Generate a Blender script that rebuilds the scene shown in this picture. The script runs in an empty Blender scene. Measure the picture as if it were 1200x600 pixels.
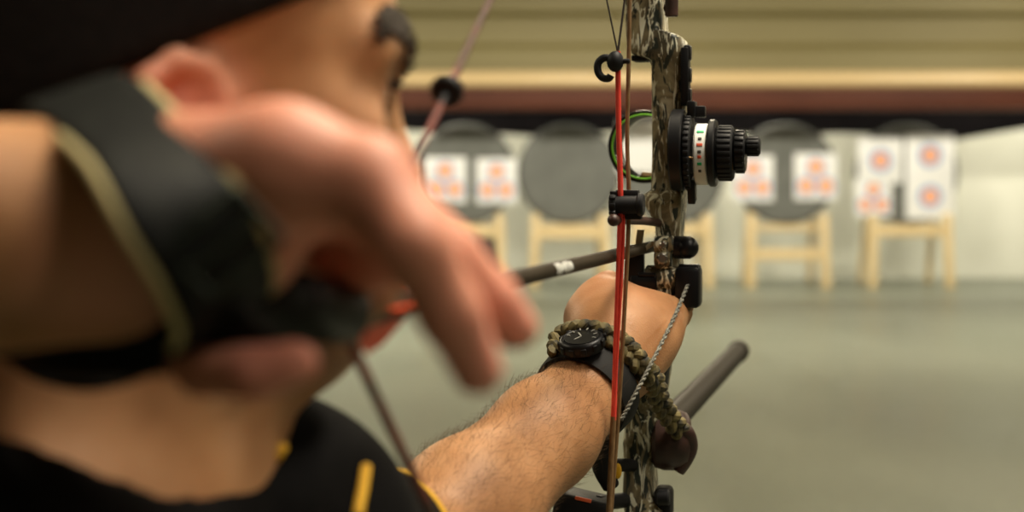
import bpy, math, random
import numpy as np
from mathutils import Vector, Matrix
random.seed(4); np.random.seed(4)
sc = bpy.context.scene
col = sc.collection
PI = math.pi

# ------------------------------------------------------------------ camera numbers
FPX, HOR, CAMH = 1750.0, 185.0, 1.55
def P(px, py, d):
    "world point seen at pixel (px,py) when it stands d metres away"
    return Vector(((px-600)/FPX*d, d, CAMH-(py-HOR)/FPX*d))

# ------------------------------------------------------------------ materials
def new_mat(name, color=(.5,.5,.5), rough=.5, metal=0, spec=.5, **kw):
    m = bpy.data.materials.new(name); m.use_nodes = True
    b = m.node_tree.nodes['Principled BSDF']
    b.inputs['Base Color'].default_value = (*color, 1)
    b.inputs['Roughness'].default_value = rough
    b.inputs['Metallic'].default_value = metal
    b.inputs['Specular IOR Level'].default_value = spec
    for k, v in kw.items(): b.inputs[k.replace('_', ' ')].default_value = v
    return m
def nodes(m): return m.node_tree.nodes, m.node_tree.links, m.node_tree.nodes['Principled BSDF']
def ramp(m, fac, stops, interp='LINEAR'):
    n, l, b = nodes(m)
    r = n.new('ShaderNodeValToRGB'); r.color_ramp.interpolation = interp
    e = r.color_ramp.elements
    while len(e) < len(stops): e.new(.5)
    for i, (p, c) in enumerate(stops): e[i].position = p; e[i].color = (*c, 1)
    l.new(fac, r.inputs[0]); return r.outputs[0]
def coord(m, scale=(1,1,1), kind='Object', rot=(0,0,0)):
    n, l, b = nodes(m)
    t = n.new('ShaderNodeTexCoord'); mp = n.new('ShaderNodeMapping')
    mp.inputs['Scale'].default_value = scale; mp.inputs['Rotation'].default_value = rot
    l.new(t.outputs[kind], mp.inputs[0]); return mp.outputs[0]
def noise(m, co, scale, detail=3, dist=0, rough=.5):
    n, l, b = nodes(m)
    t = n.new('ShaderNodeTexNoise'); t.inputs['Scale'].default_value = scale
    t.inputs['Detail'].default_value = detail; t.inputs['Distortion'].default_value = dist
    t.inputs['Roughness'].default_value = rough
    l.new(co, t.inputs['Vector']); return t.outputs['Fac']
def bump(m, h, strength=.2, distance=.01):
    n, l, b = nodes(m)
    u = n.new('ShaderNodeBump'); u.inputs['Strength'].default_value = strength
    u.inputs['Distance'].default_value = distance
    l.new(h, u.inputs['Height']); l.new(u.outputs[0], b.inputs['Normal'])
def noisy(name, c1, c2, scale, rough=.6, bump_s=0, bump_d=.002, detail=4, stretch=(1,1,1), **kw):
    m = new_mat(name, c1, rough, **kw)
    co = coord(m, stretch); f = noise(m, co, scale, detail)
    m.node_tree.links.new(ramp(m, f, [(.35, c1), (.65, c2)]), nodes(m)[2].inputs['Base Color'])
    if bump_s: bump(m, f, bump_s, bump_d)
    return m

def mix_rgb(m, fac, a, b):
    n, l, _ = nodes(m)
    x = n.new('ShaderNodeMix'); x.data_type = 'RGBA'
    if isinstance(fac, float): x.inputs[0].default_value = fac
    else: l.new(fac, x.inputs[0])
    for s, v in ((6, a), (7, b)):
        if isinstance(v, tuple): x.inputs[s].default_value = (*v, 1)
        else: l.new(v, x.inputs[s])
    return x.outputs[2]

def skin_mat():
    m = new_mat('skin', (.5,.28,.17), .5, spec=.35)
    n, l, b = nodes(m)
    co = coord(m)
    f1 = noise(m, co, 28, 5); f2 = noise(m, co, 160, 3)
    base = ramp(m, f1, [(.3, (.35,.16,.065)), (.55, (.47,.235,.105)), (.75, (.53,.285,.145))])
    at = n.new('ShaderNodeAttribute'); at.attribute_name = 'flush_lit'  # skin redness, with light painted in on the drawing hand
    c = mix_rgb(m, at.outputs['Fac'], base, (.82,.33,.235))
    st = n.new('ShaderNodeAttribute'); st.attribute_name = 'jaw_tone'
    c = mix_rgb(m, st.outputs['Fac'], c, (.16,.085,.045))
    l.new(c, b.inputs['Base Color'])
    b.inputs['Subsurface Weight'].default_value = .12
    b.inputs['Subsurface Radius'].default_value = (1,.35,.2)
    b.inputs['Subsurface Scale'].default_value = .006
    vo = n.new('ShaderNodeTexVoronoi'); vo.inputs['Scale'].default_value = 700
    l.new(co, vo.inputs['Vector'])
    ad = n.new('ShaderNodeMath'); ad.operation = 'ADD'
    l.new(f2, ad.inputs[0]); l.new(vo.outputs['Distance'], ad.inputs[1])
    bump(m, ad.outputs[0], .13, .0010)
    return m
def camo_mat():
    m = new_mat('camo', rough=.45, spec=.4)
    n, l, b = nodes(m)
    co = coord(m, (1,1,.6), rot=(.3,.5,.2))
    big = noise(m, co, 34, 3, 1.2)
    base = ramp(m, big, [(.30,(.07,.06,.038)), (.42,(.18,.145,.08)), (.50,(.33,.28,.16)), (.58,(.20,.16,.085)), (.68,(.48,.43,.29))])
    co2 = coord(m, (1,1,.35), rot=(.2,.75,0))
    k = ramp(m, noise(m, co2, 85, 3, 2.0), [(.51,(0,0,0)), (.55,(1,1,1))])
    c = mix_rgb(m, k, base, (.03,.037,.028))
    co3 = coord(m, (1,1,.22), rot=(.1,-.7,.3))
    lt = ramp(m, noise(m, co3, 140, 3, 2.2), [(.54,(0,0,0)), (.59,(1,1,1))])
    c = mix_rgb(m, lt, c, (.80,.78,.60))
    l.new(c, b.inputs['Base Color'])
    return m

M = {}
M['skin'] = skin_mat()
M['camo'] = camo_mat()
M['black'] = new_mat('black_anodised_metal', (.007,.007,.008), .38, spec=.3)
M['black_matte'] = new_mat('black_plastic', (.009,.009,.010), .55, spec=.3)
M['black_rubber'] = new_mat('black_rubber', (.008,.0075,.007), .7, spec=.25)
M['dark_brown'] = noisy('dark_brown_rubber', (.028,.014,.010), (.06,.026,.018), 60, .45)
M['steel'] = new_mat('worn_steel', (.35,.33,.29), .32, 1)
M['gunmetal'] = new_mat('dull_gunmetal', (.06,.07,.06), .5, 1)
M['blade'] = new_mat('worn_tan_metal', (.30,.26,.16), .5)
M['bronze'] = new_mat('bronze', (.30,.20,.10), .35, 1)
M['shirt'] = noisy('black_jersey', (.003,.003,.003), (.005,.0045,.0045), 300, .9, .2, .001, spec=.06)
M['cap'] = noisy('black_knit', (.007,.007,.007), (.012,.011,.011), 260, .9, .3, .002, spec=.2)
M['yellow'] = new_mat('yellow_piping', (.80,.44,.015), .7)
M['leather'] = noisy('black_leather', (.006,.0065,.006), (.011,.012,.010), 120, .6, .25, .001, spec=.1)
M['lining'] = new_mat('pale_felt_lining', (.50,.42,.20), .85)
M['hair'] = new_mat('dark_hair', (.03,.017,.009), .55)
M['armhair'] = new_mat('arm_hair', (.09,.05,.022), .55)
M['trouser'] = noisy('dark_denim', (.012,.015,.025), (.02,.024,.04), 250, .85)
M['eye'] = new_mat('eye_white', (.7,.66,.6), .15)
M['iris'] = new_mat('brown_iris', (.06,.03,.015), .1)
M['white'] = new_mat('white_dial', (.82,.83,.78), .45)
M['green_mark'] = new_mat('green_mark', (.01,.45,.15), .5)
M['red_mark'] = new_mat('red_mark', (.7,.09,.03), .5)
M['fiber'] = new_mat('green_fibre', (.20,.55,.05), .35)
M['red'] = noisy('red_bowstring', (.80,.05,.035), (.90,.085,.05), 500, .5, .1, .0005, stretch=(1,1,.3))
M['brownstr'] = noisy('brown_bowstring', (.16,.085,.03), (.24,.14,.055), 500, .6, .3, .001, stretch=(1,1,.3))
M['mixstr'] = noisy('red_brown_bowstring', (.26,.035,.018), (.045,.022,.012), 40, .6, 0, stretch=(1,1,.6))
M['wire'] = new_mat('thin_dark_serving', (.05,.04,.03), .6)
M['carbon'] = noisy('dark_carbon_shaft', (.022,.015,.008), (.034,.024,.013), 30, .55, spec=.12)
M['orange'] = new_mat('orange_vane', (.95,.09,.015), .45)
M['orange_strip'] = new_mat('orange_strip', (.9,.16,.06), .5)
M['lens'] = new_mat('lens_glass', (1,1,1), .0, Transmission_Weight=1.0, IOR=1.3)
M['dialglass'] = new_mat('watch_dial', (.02,.02,.02), .25)
M['watchmarks'] = new_mat('grey_watch_marks', (.30,.30,.27), .5)
M['cord'] = noisy('grey_cord', (.03,.03,.025), (.26,.25,.2), 420, .7)
M['braid'] = noisy('camo_paracord', (.018,.016,.009), (.21,.165,.06), 130, .75, .3, .001)
M['stab'] = new_mat('dark_stabiliser', (.020,.016,.011), .55, spec=.12)
# background
def floor_mat():
    m = new_mat('concrete_floor', rough=.38, spec=.35)
    n, l, b = nodes(m)
    co = coord(m, (1,.45,1)); f = noise(m, co, .9, 6, .4); g = noise(m, coord(m), 14, 4)
    c1 = ramp(m, f, [(.3,(.105,.120,.088)), (.7,(.185,.20,.155))])
    c = mix_rgb(m, .12, c1, ramp(m, g, [(.4,(.09,.10,.075)), (.6,(.25,.265,.21))]))
    l.new(c, b.inputs['Base Color'])
    l.new(ramp(m, f, [(.3,(.30,)*3), (.7,(.46,)*3)]), b.inputs['Roughness'])
    return m
M['floor'] = floor_mat()
M['ceiling'] = noisy('ceiling_paint', (.30,.27,.2), (.34,.31,.23), 3, .8)
M['side'] = noisy('side_wall_paint', (.14,.12,.08), (.17,.145,.1), 2, .8)
M['olive'] = noisy('olive_wall_paint', (.135,.108,.034), (.168,.138,.05), .5, .6, stretch=(.5,1,3))
M['cream_rail'] = new_mat('cream_rail_paint', (.56,.41,.21), .30)
M['brownbeam'] = noisy('red_brown_beam', (.062,.017,.008), (.08,.023,.011), 1.2, .6, spec=.2)
M['blackwall'] = noisy('black_drape', (.008,.007,.008), (.013,.011,.012), 2, .9, spec=.1)
M['curtain'] = noisy('cream_curtain', (.63,.64,.54), (.71,.72,.62), 1.2, .85)
M['butt'] = noisy('grey_foam', (.12,.125,.112), (.15,.155,.14), 5, .8, .2, .01)
M['wood'] = noisy('pale_pine', (.58,.44,.22), (.68,.54,.30), 6, .55, stretch=(6,6,.6))
M['paper'] = new_mat('target_paper', (.84,.85,.84), .7)
M['t_yellow'] = new_mat('target_gold', (.95,.60,.30), .7)
M['t_red'] = new_mat('target_red', (.92,.38,.22), .7)
M['t_blue'] = new_mat('target_blue', (.36,.44,.66), .7)
M['bag'] = new_mat('dark_blue_fabric', (.03,.035,.04), .8)
M['lampwhite'] = new_mat('lamp_housing', (.8,.8,.78), .5)

# ------------------------------------------------------------------ mesh helpers
class MB:
    def __init__(s): s.v=[]; s.f=[]; s.mi=[]; s.sm=[]
    def add(s, verts, faces, mi=0, smooth=True):
        o=len(s.v); s.v += [Vector(v) for v in verts]
        for f in faces: s.f.append([i+o for i in f]); s.mi.append(mi); s.sm.append(smooth)
    def rings(s, rings, mi=0, caps=True, closed=False, smooth=True):
        n=len(rings[0]); vs=[v for r in rings for v in r]; fs=[]
        m=len(rings)
        for a in range(m if closed else m-1):
            b=(a+1)%m
            for i in range(n):
                j=(i+1)%n; fs.append((a*n+i, a*n+j, b*n+j, b*n+i))
        if caps and not closed:
            fs.append(tuple(range(n))[::-1]); fs.append(tuple((m-1)*n+i for i in range(n)))
        s.add(vs, fs, mi, smooth)
    def tube(s, pts, r, seg=12, mi=0, closed=False, caps=True):
        pts=[Vector(p) for p in pts]; m=len(pts)
        rs = r if hasattr(r,'__len__') else [r]*m
        up=None; R=[]
        for i,p in enumerate(pts):
            if closed: t=pts[(i+1)%m]-pts[i-1]
            else: t=pts[min(i+1,m-1)]-pts[max(i-1,0)]
            t.normalize()
            if up is None:
                up=t.orthogonal().normalized()
            up=(up-t*up.dot(t)).normalized(); w=t.cross(up)
            R.append([p+(up*math.cos(a)+w*math.sin(a))*rs[i] for a in (2*PI*k/seg for k in range(seg))])
        s.rings(R, mi, caps, closed)
    def cyl(s, a, b, r, seg=32, mi=0, r2=None, bev=None):
        a=Vector(a); b=Vector(b); L=(b-a).length; r2=r if r2 is None else r2
        bv=min(.0012 if bev is None else bev, L*.3, r*.4); d=(b-a).normalized()
        s.tube([a, a+d*1e-6, a+d*bv, b-d*bv, b-d*1e-6, b], [r-bv, r-bv, r, r2, r2-bv, r2-bv], seg, mi)
    def box(s, c, ax, half, bev=.0015, mi=0):
        "rounded box: centre, three unit axes, half sizes"
        c=Vector(c); X,Y,Z=[Vector(a) for a in ax]; hx,hy,hz=half; b=min(bev, min(half)*.6)
        def ring(ix, iy, z, q):
            o=[]
            for sx,sy,a0 in ((1,1,0),(-1,1,PI/2),(-1,-1,PI),(1,-1,1.5*PI)):
                for k in range(3):
                    a=a0+k*PI/4
                    o.append(c+X*(sx*(hx-b)+math.cos(a)*(b-q))+Y*(sy*(hy-b)+math.sin(a)*(b-q))+Z*z)
            return o
        s.rings([ring(0,0,-hz,b*.9), ring(0,0,-hz+b*.3,b*.3), ring(0,0,-hz+b,0), ring(0,0,hz-b,0), ring(0,0,hz-b*.3,b*.3), ring(0,0,hz,b*.9)], mi)
    def lathe(s, c, axis, prof, seg=36, mi=0, caps=True):
        "prof: list of (along, radius)"
        c=Vector(c); d=Vector(axis).normalized(); u=d.orthogonal().normalized(); w=d.cross(u)
        s.rings([[c+d*t+(u*math.cos(a)+w*math.sin(a))*r for a in (2*PI*k/seg for k in range(seg))] for t,r in prof], mi, caps)
    def torus(s, c, axis, R, r, seg=40, rs=10, mi=0, a0=0, a1=2*PI):
        c=Vector(c); d=Vector(axis).normalized(); u=d.orthogonal().normalized(); w=d.cross(u)
        full=abs(a1-a0-2*PI)<1e-6
        n=seg if full else seg+1
        s.tube([c+(u*math.cos(a0+(a1-a0)*k/seg)+w*math.sin(a0+(a1-a0)*k/seg))*R for k in range(n)], r, rs, mi, closed=full)
    def ball(s, c, r, seg=20, mi=0, ax=None):
        c=Vector(c); r=(r,r,r) if not hasattr(r,'__len__') else r
        ax=ax or (Vector((1,0,0)),Vector((0,1,0)),Vector((0,0,1)))
        R=[]
        for k in range(seg//2+1):
            a=-PI/2+PI*max(.01,min(seg/2-.01,k))/(seg/2)
            R.append([c+ax[0]*(r[0]*math.cos(a)*math.cos(b))+ax[1]*(r[1]*math.cos(a)*math.sin(b))+ax[2]*(r[2]*math.sin(a)) for b in (2*PI*j/seg for j in range(seg))])
        s.rings(R, mi)
    def build(s, name, mats, parent=None, angle=38):
        o0 = world_origin(parent)
        me=bpy.data.meshes.new(name); me.from_pydata([v-o0 for v in s.v], [], s.f)
        for m in (mats if isinstance(mats,(list,tuple)) else [mats]): me.materials.append(m)
        me.polygons.foreach_set('material_index', s.mi); me.polygons.foreach_set('use_smooth', s.sm)
        me.update(); 
        import bmesh
        bm=bmesh.new(); bm.from_mesh(me); bmesh.ops.recalc_face_normals(bm, faces=bm.faces); bm.to_mesh(me); bm.free()
        me.set_sharp_from_angle(angle=math.radians(angle))
        o=bpy.data.objects.new(name, me); col.objects.link(o)
        if parent: o.parent=parent
        return o
def world_origin(o):
    v=Vector((0,0,0))
    while o: v=v+o.location; o=o.parent
    return v
def tag(o, label=None, cat=None, group=None, kind=None):
    if label: o['label']=label
    if cat: o['category']=cat
    if group: o['group']=group
    if kind: o['kind']=kind
    return o
def empty(name, loc, label, cat, group=None):
    o=bpy.data.objects.new(name,None); col.objects.link(o); o.location=loc; o.empty_display_size=.05
    return tag(o,label,cat,group)
def copy_tree(o, parent=None):
    c=o.copy(); col.objects.link(c); c.parent=parent
    for ch in list(o.children): copy_tree(ch,c)
    return c
def cat(pts, n=8, closed=False):
    "Catmull-Rom through points"
    pts=[Vector(p) for p in pts]; m=len(pts); out=[]
    rng = range(m) if closed else range(m-1)
    for i in rng:
        if closed: p0,p1,p2,p3=pts[i-1],pts[i],pts[(i+1)%m],pts[(i+2)%m]
        else: p0,p1,p2,p3=pts[max(i-1,0)],pts[i],pts[i+1],pts[min(i+2,m-1)]
        for k in range(n):
            t=k/n
            out.append(.5*((2*p1)+(p2-p0)*t+(2*p0-5*p1+4*p2-p3)*t*t+(3*p1-p0-3*p2+p3)*t**3))
    if not closed: out.append(pts[-1])
    return out

# ------------------------------------------------------------------ implicit surfaces (for the figure)
class Field:
    def __init__(s, lo, hi, h):
        s.lo=np.array(lo,np.float32); s.h=h
        s.n=[int((hi[i]-lo[i])/h)+1 for i in range(3)]
        s.a=np.full(s.n, .06, np.float32)
        s.ax=[s.lo[i]+np.arange(s.n[i],dtype=np.float32)*h for i in range(3)]
    def sub(s, lo, hi):
        sl=[]; g=[]
        for i in range(3):
            a=max(0,int((lo[i]-s.lo[i])/s.h)); b=min(s.n[i],int((hi[i]-s.lo[i])/s.h)+2)
            if b<=a: return None,None
            sl.append(slice(a,b)); g.append(s.ax[i][a:b])
        return tuple(sl), (g[0][:,None,None], g[1][None,:,None], g[2][None,None,:])
    def mix(s, sl, d, k, op):
        a=s.a[sl]
        if op=='add':
            h=np.maximum(k-np.abs(a-d),0)/k; s.a[sl]=np.minimum(a,d)-h*h*k*.25
        else:
            d=-d; h=np.maximum(k-np.abs(a-d),0)/k; s.a[sl]=np.maximum(a,d)+h*h*k*.25
    def cap(s, a, b, ra, rb=None, k=.012, flat=None, op='add'):
        "tapered capsule; flat=(axis, factor) squashes it along axis"
        rb=ra if rb is None else rb
        a=np.array(a,np.float32); b=np.array(b,np.float32); pad=max(ra,rb)+k+.012
        sl,(X,Y,Z)=s.sub(np.minimum(a,b)-pad, np.maximum(a,b)+pad)
        if sl is None: return
        ab=b-a; L=float(ab@ab)+1e-12
        px,py,pz=X-a[0],Y-a[1],Z-a[2]
        t=np.clip((px*ab[0]+py*ab[1]+pz*ab[2])/L,0,1)
        qx,qy,qz=px-t*ab[0],py-t*ab[1],pz-t*ab[2]
        q=qx*qx+qy*qy+qz*qz
        sc_=1
        if flat:
            n,f=flat; n=np.array(n,np.float32); qn=qx*n[0]+qy*n[1]+qz*n[2]
            q=q+(f*f-1)*qn*qn; sc_=1/(1+(f-1)*.5)
        d=(np.sqrt(q)-(ra+(rb-ra)*t))*sc_
        s.mix(sl,d.astype(np.float32),k,op)
    def chain(s, pts, rs, k=.012, flat=None):
        for i in range(len(pts)-1): s.cap(pts[i],pts[i+1],rs[i],rs[i+1],k,flat)
    def ell(s, c, ax, r, k=.012, op='add'):
        c=np.array(c,np.float32); A=np.array([list(v) for v in ax],np.float32); r=np.array(r,np.float32)
        pad=float(max(r))+k+.012
        sl,(X,Y,Z)=s.sub(c-pad,c+pad)
        if sl is None: return
        px,py,pz=X-c[0],Y-c[1],Z-c[2]
        u=[(px*A[i][0]+py*A[i][1]+pz*A[i][2]) for i in range(3)]
        k0=np.sqrt(sum((u[i]/r[i])**2 for i in range(3)))+1e-9
        k1=np.sqrt(sum((u[i]/r[i]**2)**2 for i in range(3)))+1e-9
        s.mix(sl,(k0*(k0-1)/k1).astype(np.float32),k,op)
    def cut(s, c, n, k=.004):
        "remove everything on the side the normal points to"
        X,Y,Z=s.ax[0][:,None,None],s.ax[1][None,:,None],s.ax[2][None,None,:]
        d=((X-c[0])*n[0]+(Y-c[1])*n[1]+(Z-c[2])*n[2]).astype(np.float32)
        h=np.maximum(k-np.abs(s.a-d),0)/k; s.a=np.maximum(s.a,d)+h*h*k*.25
    def at(s, p):
        g=(np.array(p,np.float32)-s.lo)/s.h
        i=np.floor(g).astype(int)
        if (i<0).any() or any(i[k]>=s.n[k]-1 for k in range(3)): return .06
        f=g-i; v=s.a[i[0]:i[0]+2,i[1]:i[1]+2,i[2]:i[2]+2]
        v=v[0]*(1-f[0])+v[1]*f[0]; v=v[0]*(1-f[1])+v[1]*f[1]; return float(v[0]*(1-f[2])+v[1]*f[2])
    def grad(s, p):
        e=.004; p=np.array(p,float); g=[]
        for i in range(3):
            d=np.zeros(3); d[i]=e; g.append(s.at(p+d)-s.at(p-d))
        return Vector(g).normalized()
    def hit(s, px, py, z0=.25):
        "first surface point along the sight line of a pixel"
        d=z0
        while d<2.0:
            p=P(px,py,d); v=s.at(p)
            if v<.0004: return p
            d+=max(.0005,min(v,.01)*.6)
        return None
    def surface(s):
        a=s.a; n=s.n; neg=a<0
        c=neg[:-1,:-1,:-1].astype(np.int8)*0
        for i in (0,1):
            for j in (0,1):
                for k in (0,1):
                    c+=neg[i:n[0]-1+i, j:n[1]-1+j, k:n[2]-1+k]
        act=np.argwhere((c>0)&(c<8)); del c
        vals={}
        for i in (0,1):
            for j in (0,1):
                for k in (0,1): vals[i,j,k]=a[act[:,0]+i,act[:,1]+j,act[:,2]+k].astype(np.float64)
        acc=np.zeros((len(act),3)); cnt=np.zeros(len(act))
        for d in range(3):
            for p in (0,1):
                for q in (0,1):
                    k0=[0,0,0]; o=[x for x in range(3) if x!=d]; k0[o[0]]=p; k0[o[1]]=q
                    k1=list(k0); k1[d]=1
                    v0=vals[tuple(k0)]; v1=vals[tuple(k1)]; m=(v0<0)!=(v1<0)
                    t=np.where(m, v0/np.where(m,v0-v1,1), 0)
                    pt=np.tile(np.array(k0,float),(len(act),1)); pt[:,d]=t
                    acc+=pt*m[:,None]; cnt+=m
        verts=s.lo+(act+acc/cnt[:,None])*s.h
        st=np.array([n[1]*n[2], n[2], 1]); ids=act@st
        faces=[]
        for d in range(3):
            s0=[slice(None)]*3; s1=[slice(None)]*3
            s0[d]=slice(0,n[d]-1); s1[d]=slice(1,n[d])
            A=neg[tuple(s0)]; B=neg[tuple(s1)]
            e=np.argwhere(A!=B); o=[x for x in range(3) if x!=d]
            e=e[(e[:,o[0]]>0)&(e[:,o[1]]>0)&(e[:,o[0]]<n[o[0]]-1)&(e[:,o[1]]<n[o[1]]-1)]
            flip=A[e[:,0],e[:,1],e[:,2]]
            base=e@st
            q=np.stack([base-st[o[0]]-st[o[1]], base-st[o[1]], base, base-st[o[0]]],1)
            if d==1: flip=~flip
            q[~flip]=q[~flip][:,::-1]
            faces.append(np.searchsorted(ids,q))
        return verts, np.concatenate(faces)
    def build(s, name, mats, parent, smooth=2):
        v,f=s.surface()
        # a light Laplacian polish
        e=np.concatenate([f[:,[0,1]],f[:,[1,2]],f[:,[2,3]],f[:,[3,0]]])
        for _ in range(smooth):
            acc=np.zeros_like(v); cnt=np.zeros(len(v))
            for x,y in ((0,1),(1,0)):
                for c in range(3): acc[:,c]+=np.bincount(e[:,x],weights=v[e[:,y],c],minlength=len(v))
                cnt+=np.bincount(e[:,x],minlength=len(v))
            v=v*.5+.5*acc/np.maximum(cnt,1)[:,None]
        o0=np.array(world_origin(parent))
        me=bpy.data.meshes.new(name)
        me.from_pydata((v-o0).tolist(),[],f.tolist())
        me.polygons.foreach_set('use_smooth',[True]*len(f))
        for m in (mats if isinstance(mats,list) else [mats]): me.materials.append(m)
        me.update()
        o=bpy.data.objects.new(name,me); col.objects.link(o)
        if parent: o.parent=parent
        return o, v
def paint(o, name, w):
    at=o.data.attributes.new(name,'FLOAT','POINT'); at.data.foreach_set('value', np.asarray(w,np.float32))

# ================================================================== SETTING
def struct(o): o['kind']='structure'; return o
AX=(Vector((1,0,0)),Vector((0,1,0)),Vector((0,0,1)))
def slab(name, lo, hi, mat, bev=.004):
    m=MB(); lo=Vector(lo); hi=Vector(hi); m.box((lo+hi)/2, AX, (hi-lo)/2, bev); return struct(m.build(name,mat))
XL,XR,YB,YF,ZC=-8.0,8.0,-4.0,20.0,3.75
slab('floor',(XL,YB,-.1),(XR,YF+.2,0),M['floor'])
slab('ceiling',(XL,YB,ZC),(XR,YF+.2,ZC+.1),M['ceiling'])
slab('wall_left',(XL-.12,YB,0),(XL,YF+.2,ZC),M['side'])
slab('wall_right',(XR,YB,0),(XR+.12,YF+.2,ZC),M['side'])
slab('wall_front',(XL,YB-.12,0),(XR,YB,ZC),M['side'])
slab('wall_back',(XL,YF,0),(XR,YF+.12,ZC),M['blackwall'])
# bulkhead over the target bay: olive wall with a shallow set-back band, cream rail, red-brown beam
YH=17.0
def zat(py,d): return CAMH-(py-HOR)/FPX*d
m=MB()
prof=[(0,zat(84,YH)),(0,zat(58,YH)),(.10,zat(50,YH)),(.10,zat(20,YH)),(-.02,zat(13,YH)),(-.02,zat(1,YH)),(.18,zat(0,YH)),(.18,ZC),(.5,ZC),(.5,zat(84,YH))]
m.rings([[Vector((x,YH+y,z)) for y,z in prof] for x in (XL,XR)],smooth=False)
struct(m.build('wall_upper',M['olive']))
slab('trim_1',(XL,YH-.06,zat(128,YH)),(XR,YH+.5,zat(103.5,YH)),M['brownbeam'],.01)
m=MB(); zc=(zat(83,YH)+zat(103,YH))/2
m.tube([(XL,YH+.03,zc),(XR,YH+.03,zc)],(zat(83,YH)-zat(103,YH))/2*1.02,40)
struct(m.build('trim_2',M['cream_rail']))
# cream drape hung across the back of the bay
m=MB(); YD=19.2; nx=420; nz=14
def top(x):
    px=600+x/YD*FPX
    t=157+2.5*math.sin(px*.021+1)+1.5*math.sin(px*.05)
    k=min(1,max(0,(px-1060)/50)); t=t*(1-k)+(166-max(0,px-1110)*.17)*k
    return zat(max(t,132),YD)
rows=[]
for i in range(nx+1):
    x=XL+.05+(XR-XL-.1)*i/nx
    y=YD+.05*math.sin(x*2.6+.8*math.sin(x*1.1))+.012*math.sin(x*7+1)
    rows.append((x,y))
def ring(y0):
    pass
vs=[];fs=[]
for side in (0,.006):
    for x,y in rows:
        for k in range(nz+1):
            f=k/nz; fl=1 if k<nz else 1
            yy=y*(1-.0)+ (YD-y)*(f**2*.6)
            z=.004+(top(x)-.004)*f
            vs.append(Vector((x,yy+side,z)))
N=(nx+1)*(nz+1)
for i in range(nx):
    for k in range(nz):
        a=i*(nz+1)+k; b=a+nz+1
        fs.append((a,b,b+1,a+1)); fs.append((N+a,N+a+1,N+b+1,N+b))
for i in range(nx):
    a=i*(nz+1); b=a+nz+1
    fs.append((a,N+a,N+b,b)); fs.append((a+nz,b+nz,N+b+nz,N+a+nz))
m.add(vs,fs)
o=m.build('backdrop_curtain',M['curtain'])
tag(o,'long cream curtain hanging behind the row of round target butts','curtain')

# ceiling lamps (out of the picture, they light the room) and added fill lights
def lamp(name,x,y,sx,sy,power,color=(1,.86,.62),z=ZC-.06,tilt=0):
    ld=bpy.data.lights.new(name,'AREA'); ld.shape='RECTANGLE'; ld.size=sx; ld.size_y=sy; ld.energy=power; ld.color=color
    o=bpy.data.objects.new(name,ld); o.location=(x,y,z); o.rotation_euler=(tilt,0,0); col.objects.link(o); return o
for y in (1.6,6.5,11.5):
    for x in (-3.4,.6,4.6):
        lamp('ceiling_lamp',x,y,.4,2.0,60 if y<3 else 100)
lamp('near_ceiling_lamp',.95,.85,.5,1.2,76,(1,.90,.74))
for x in (-3.0,1.4,6.1): lamp('target_fill_light',x,12.6,1.6,.3,250,(1,.92,.76),tilt=math.radians(38))  # unseen lamps added to light the target papers from the front
lamp('rail_spot_lamp',5.75,15.7,.12,.12,16,(1,.88,.68))
lamp('front_fill_light',1.3,-.9,.5,.5,24,(1,.88,.72))  # unseen fill added behind the camera to lift the hand and thumb
for x in (-5,-1.2,2.6,6.4): lamp('bay_lamp',x,18.1,1.4,.2,80,(1,.92,.76),z=3.2)

# ================================================================== TARGET BUTTS
YT=18.0; S=FPX/YT
def tx(px): return (px-600)/S
def tz(py): return CAMH-(py-HOR)/S
BR=.605; BC=tz(203)
butt_x=[545,666,788,920,1062]
# round butt
b=empty('target_butt',(tx(545),YT,BC),'round grey target butt with two three-spot faces, nearest the archer\'s nose','target butt','round target butts')
m=MB(); c=b.location
m.lathe(c,(0,1,0),[(-.10,.02),(-.10,.10),(-.102,.25),(-.10,.45),(-.095,BR-.05),(-.08,BR-.015),(-.05,BR),(.05,BR),(.085,BR-.02),(.10,BR-.06),(.10,.02)],72)
m.build('foam_disc',M['butt'],b)
m=MB()
for yy in (-.055,.0,.055): m.torus(c+Vector((0,yy,0)),(0,1,0),BR+.002,.008,72,8)
m.build('rim_band',M['black_rubber'],b)
labels=['round grey butt with two three-spot papers, first from the archer\'s face','bare round grey butt with no paper, between two papered butts','round grey butt half hidden behind the bow riser and sight','round grey butt with a three-spot paper at each edge, right of the bow sight','round grey butt carrying four-spot mix of papers, last in the row']
butts=[b]
for px in butt_x[1:]:
    k=copy_tree(b); k.location.x=tx(px); butts.append(k)
labels[4]='round grey butt carrying three overlapping papers, last in the row'
for k,l in zip(butts,labels): k['label']=l
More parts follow.
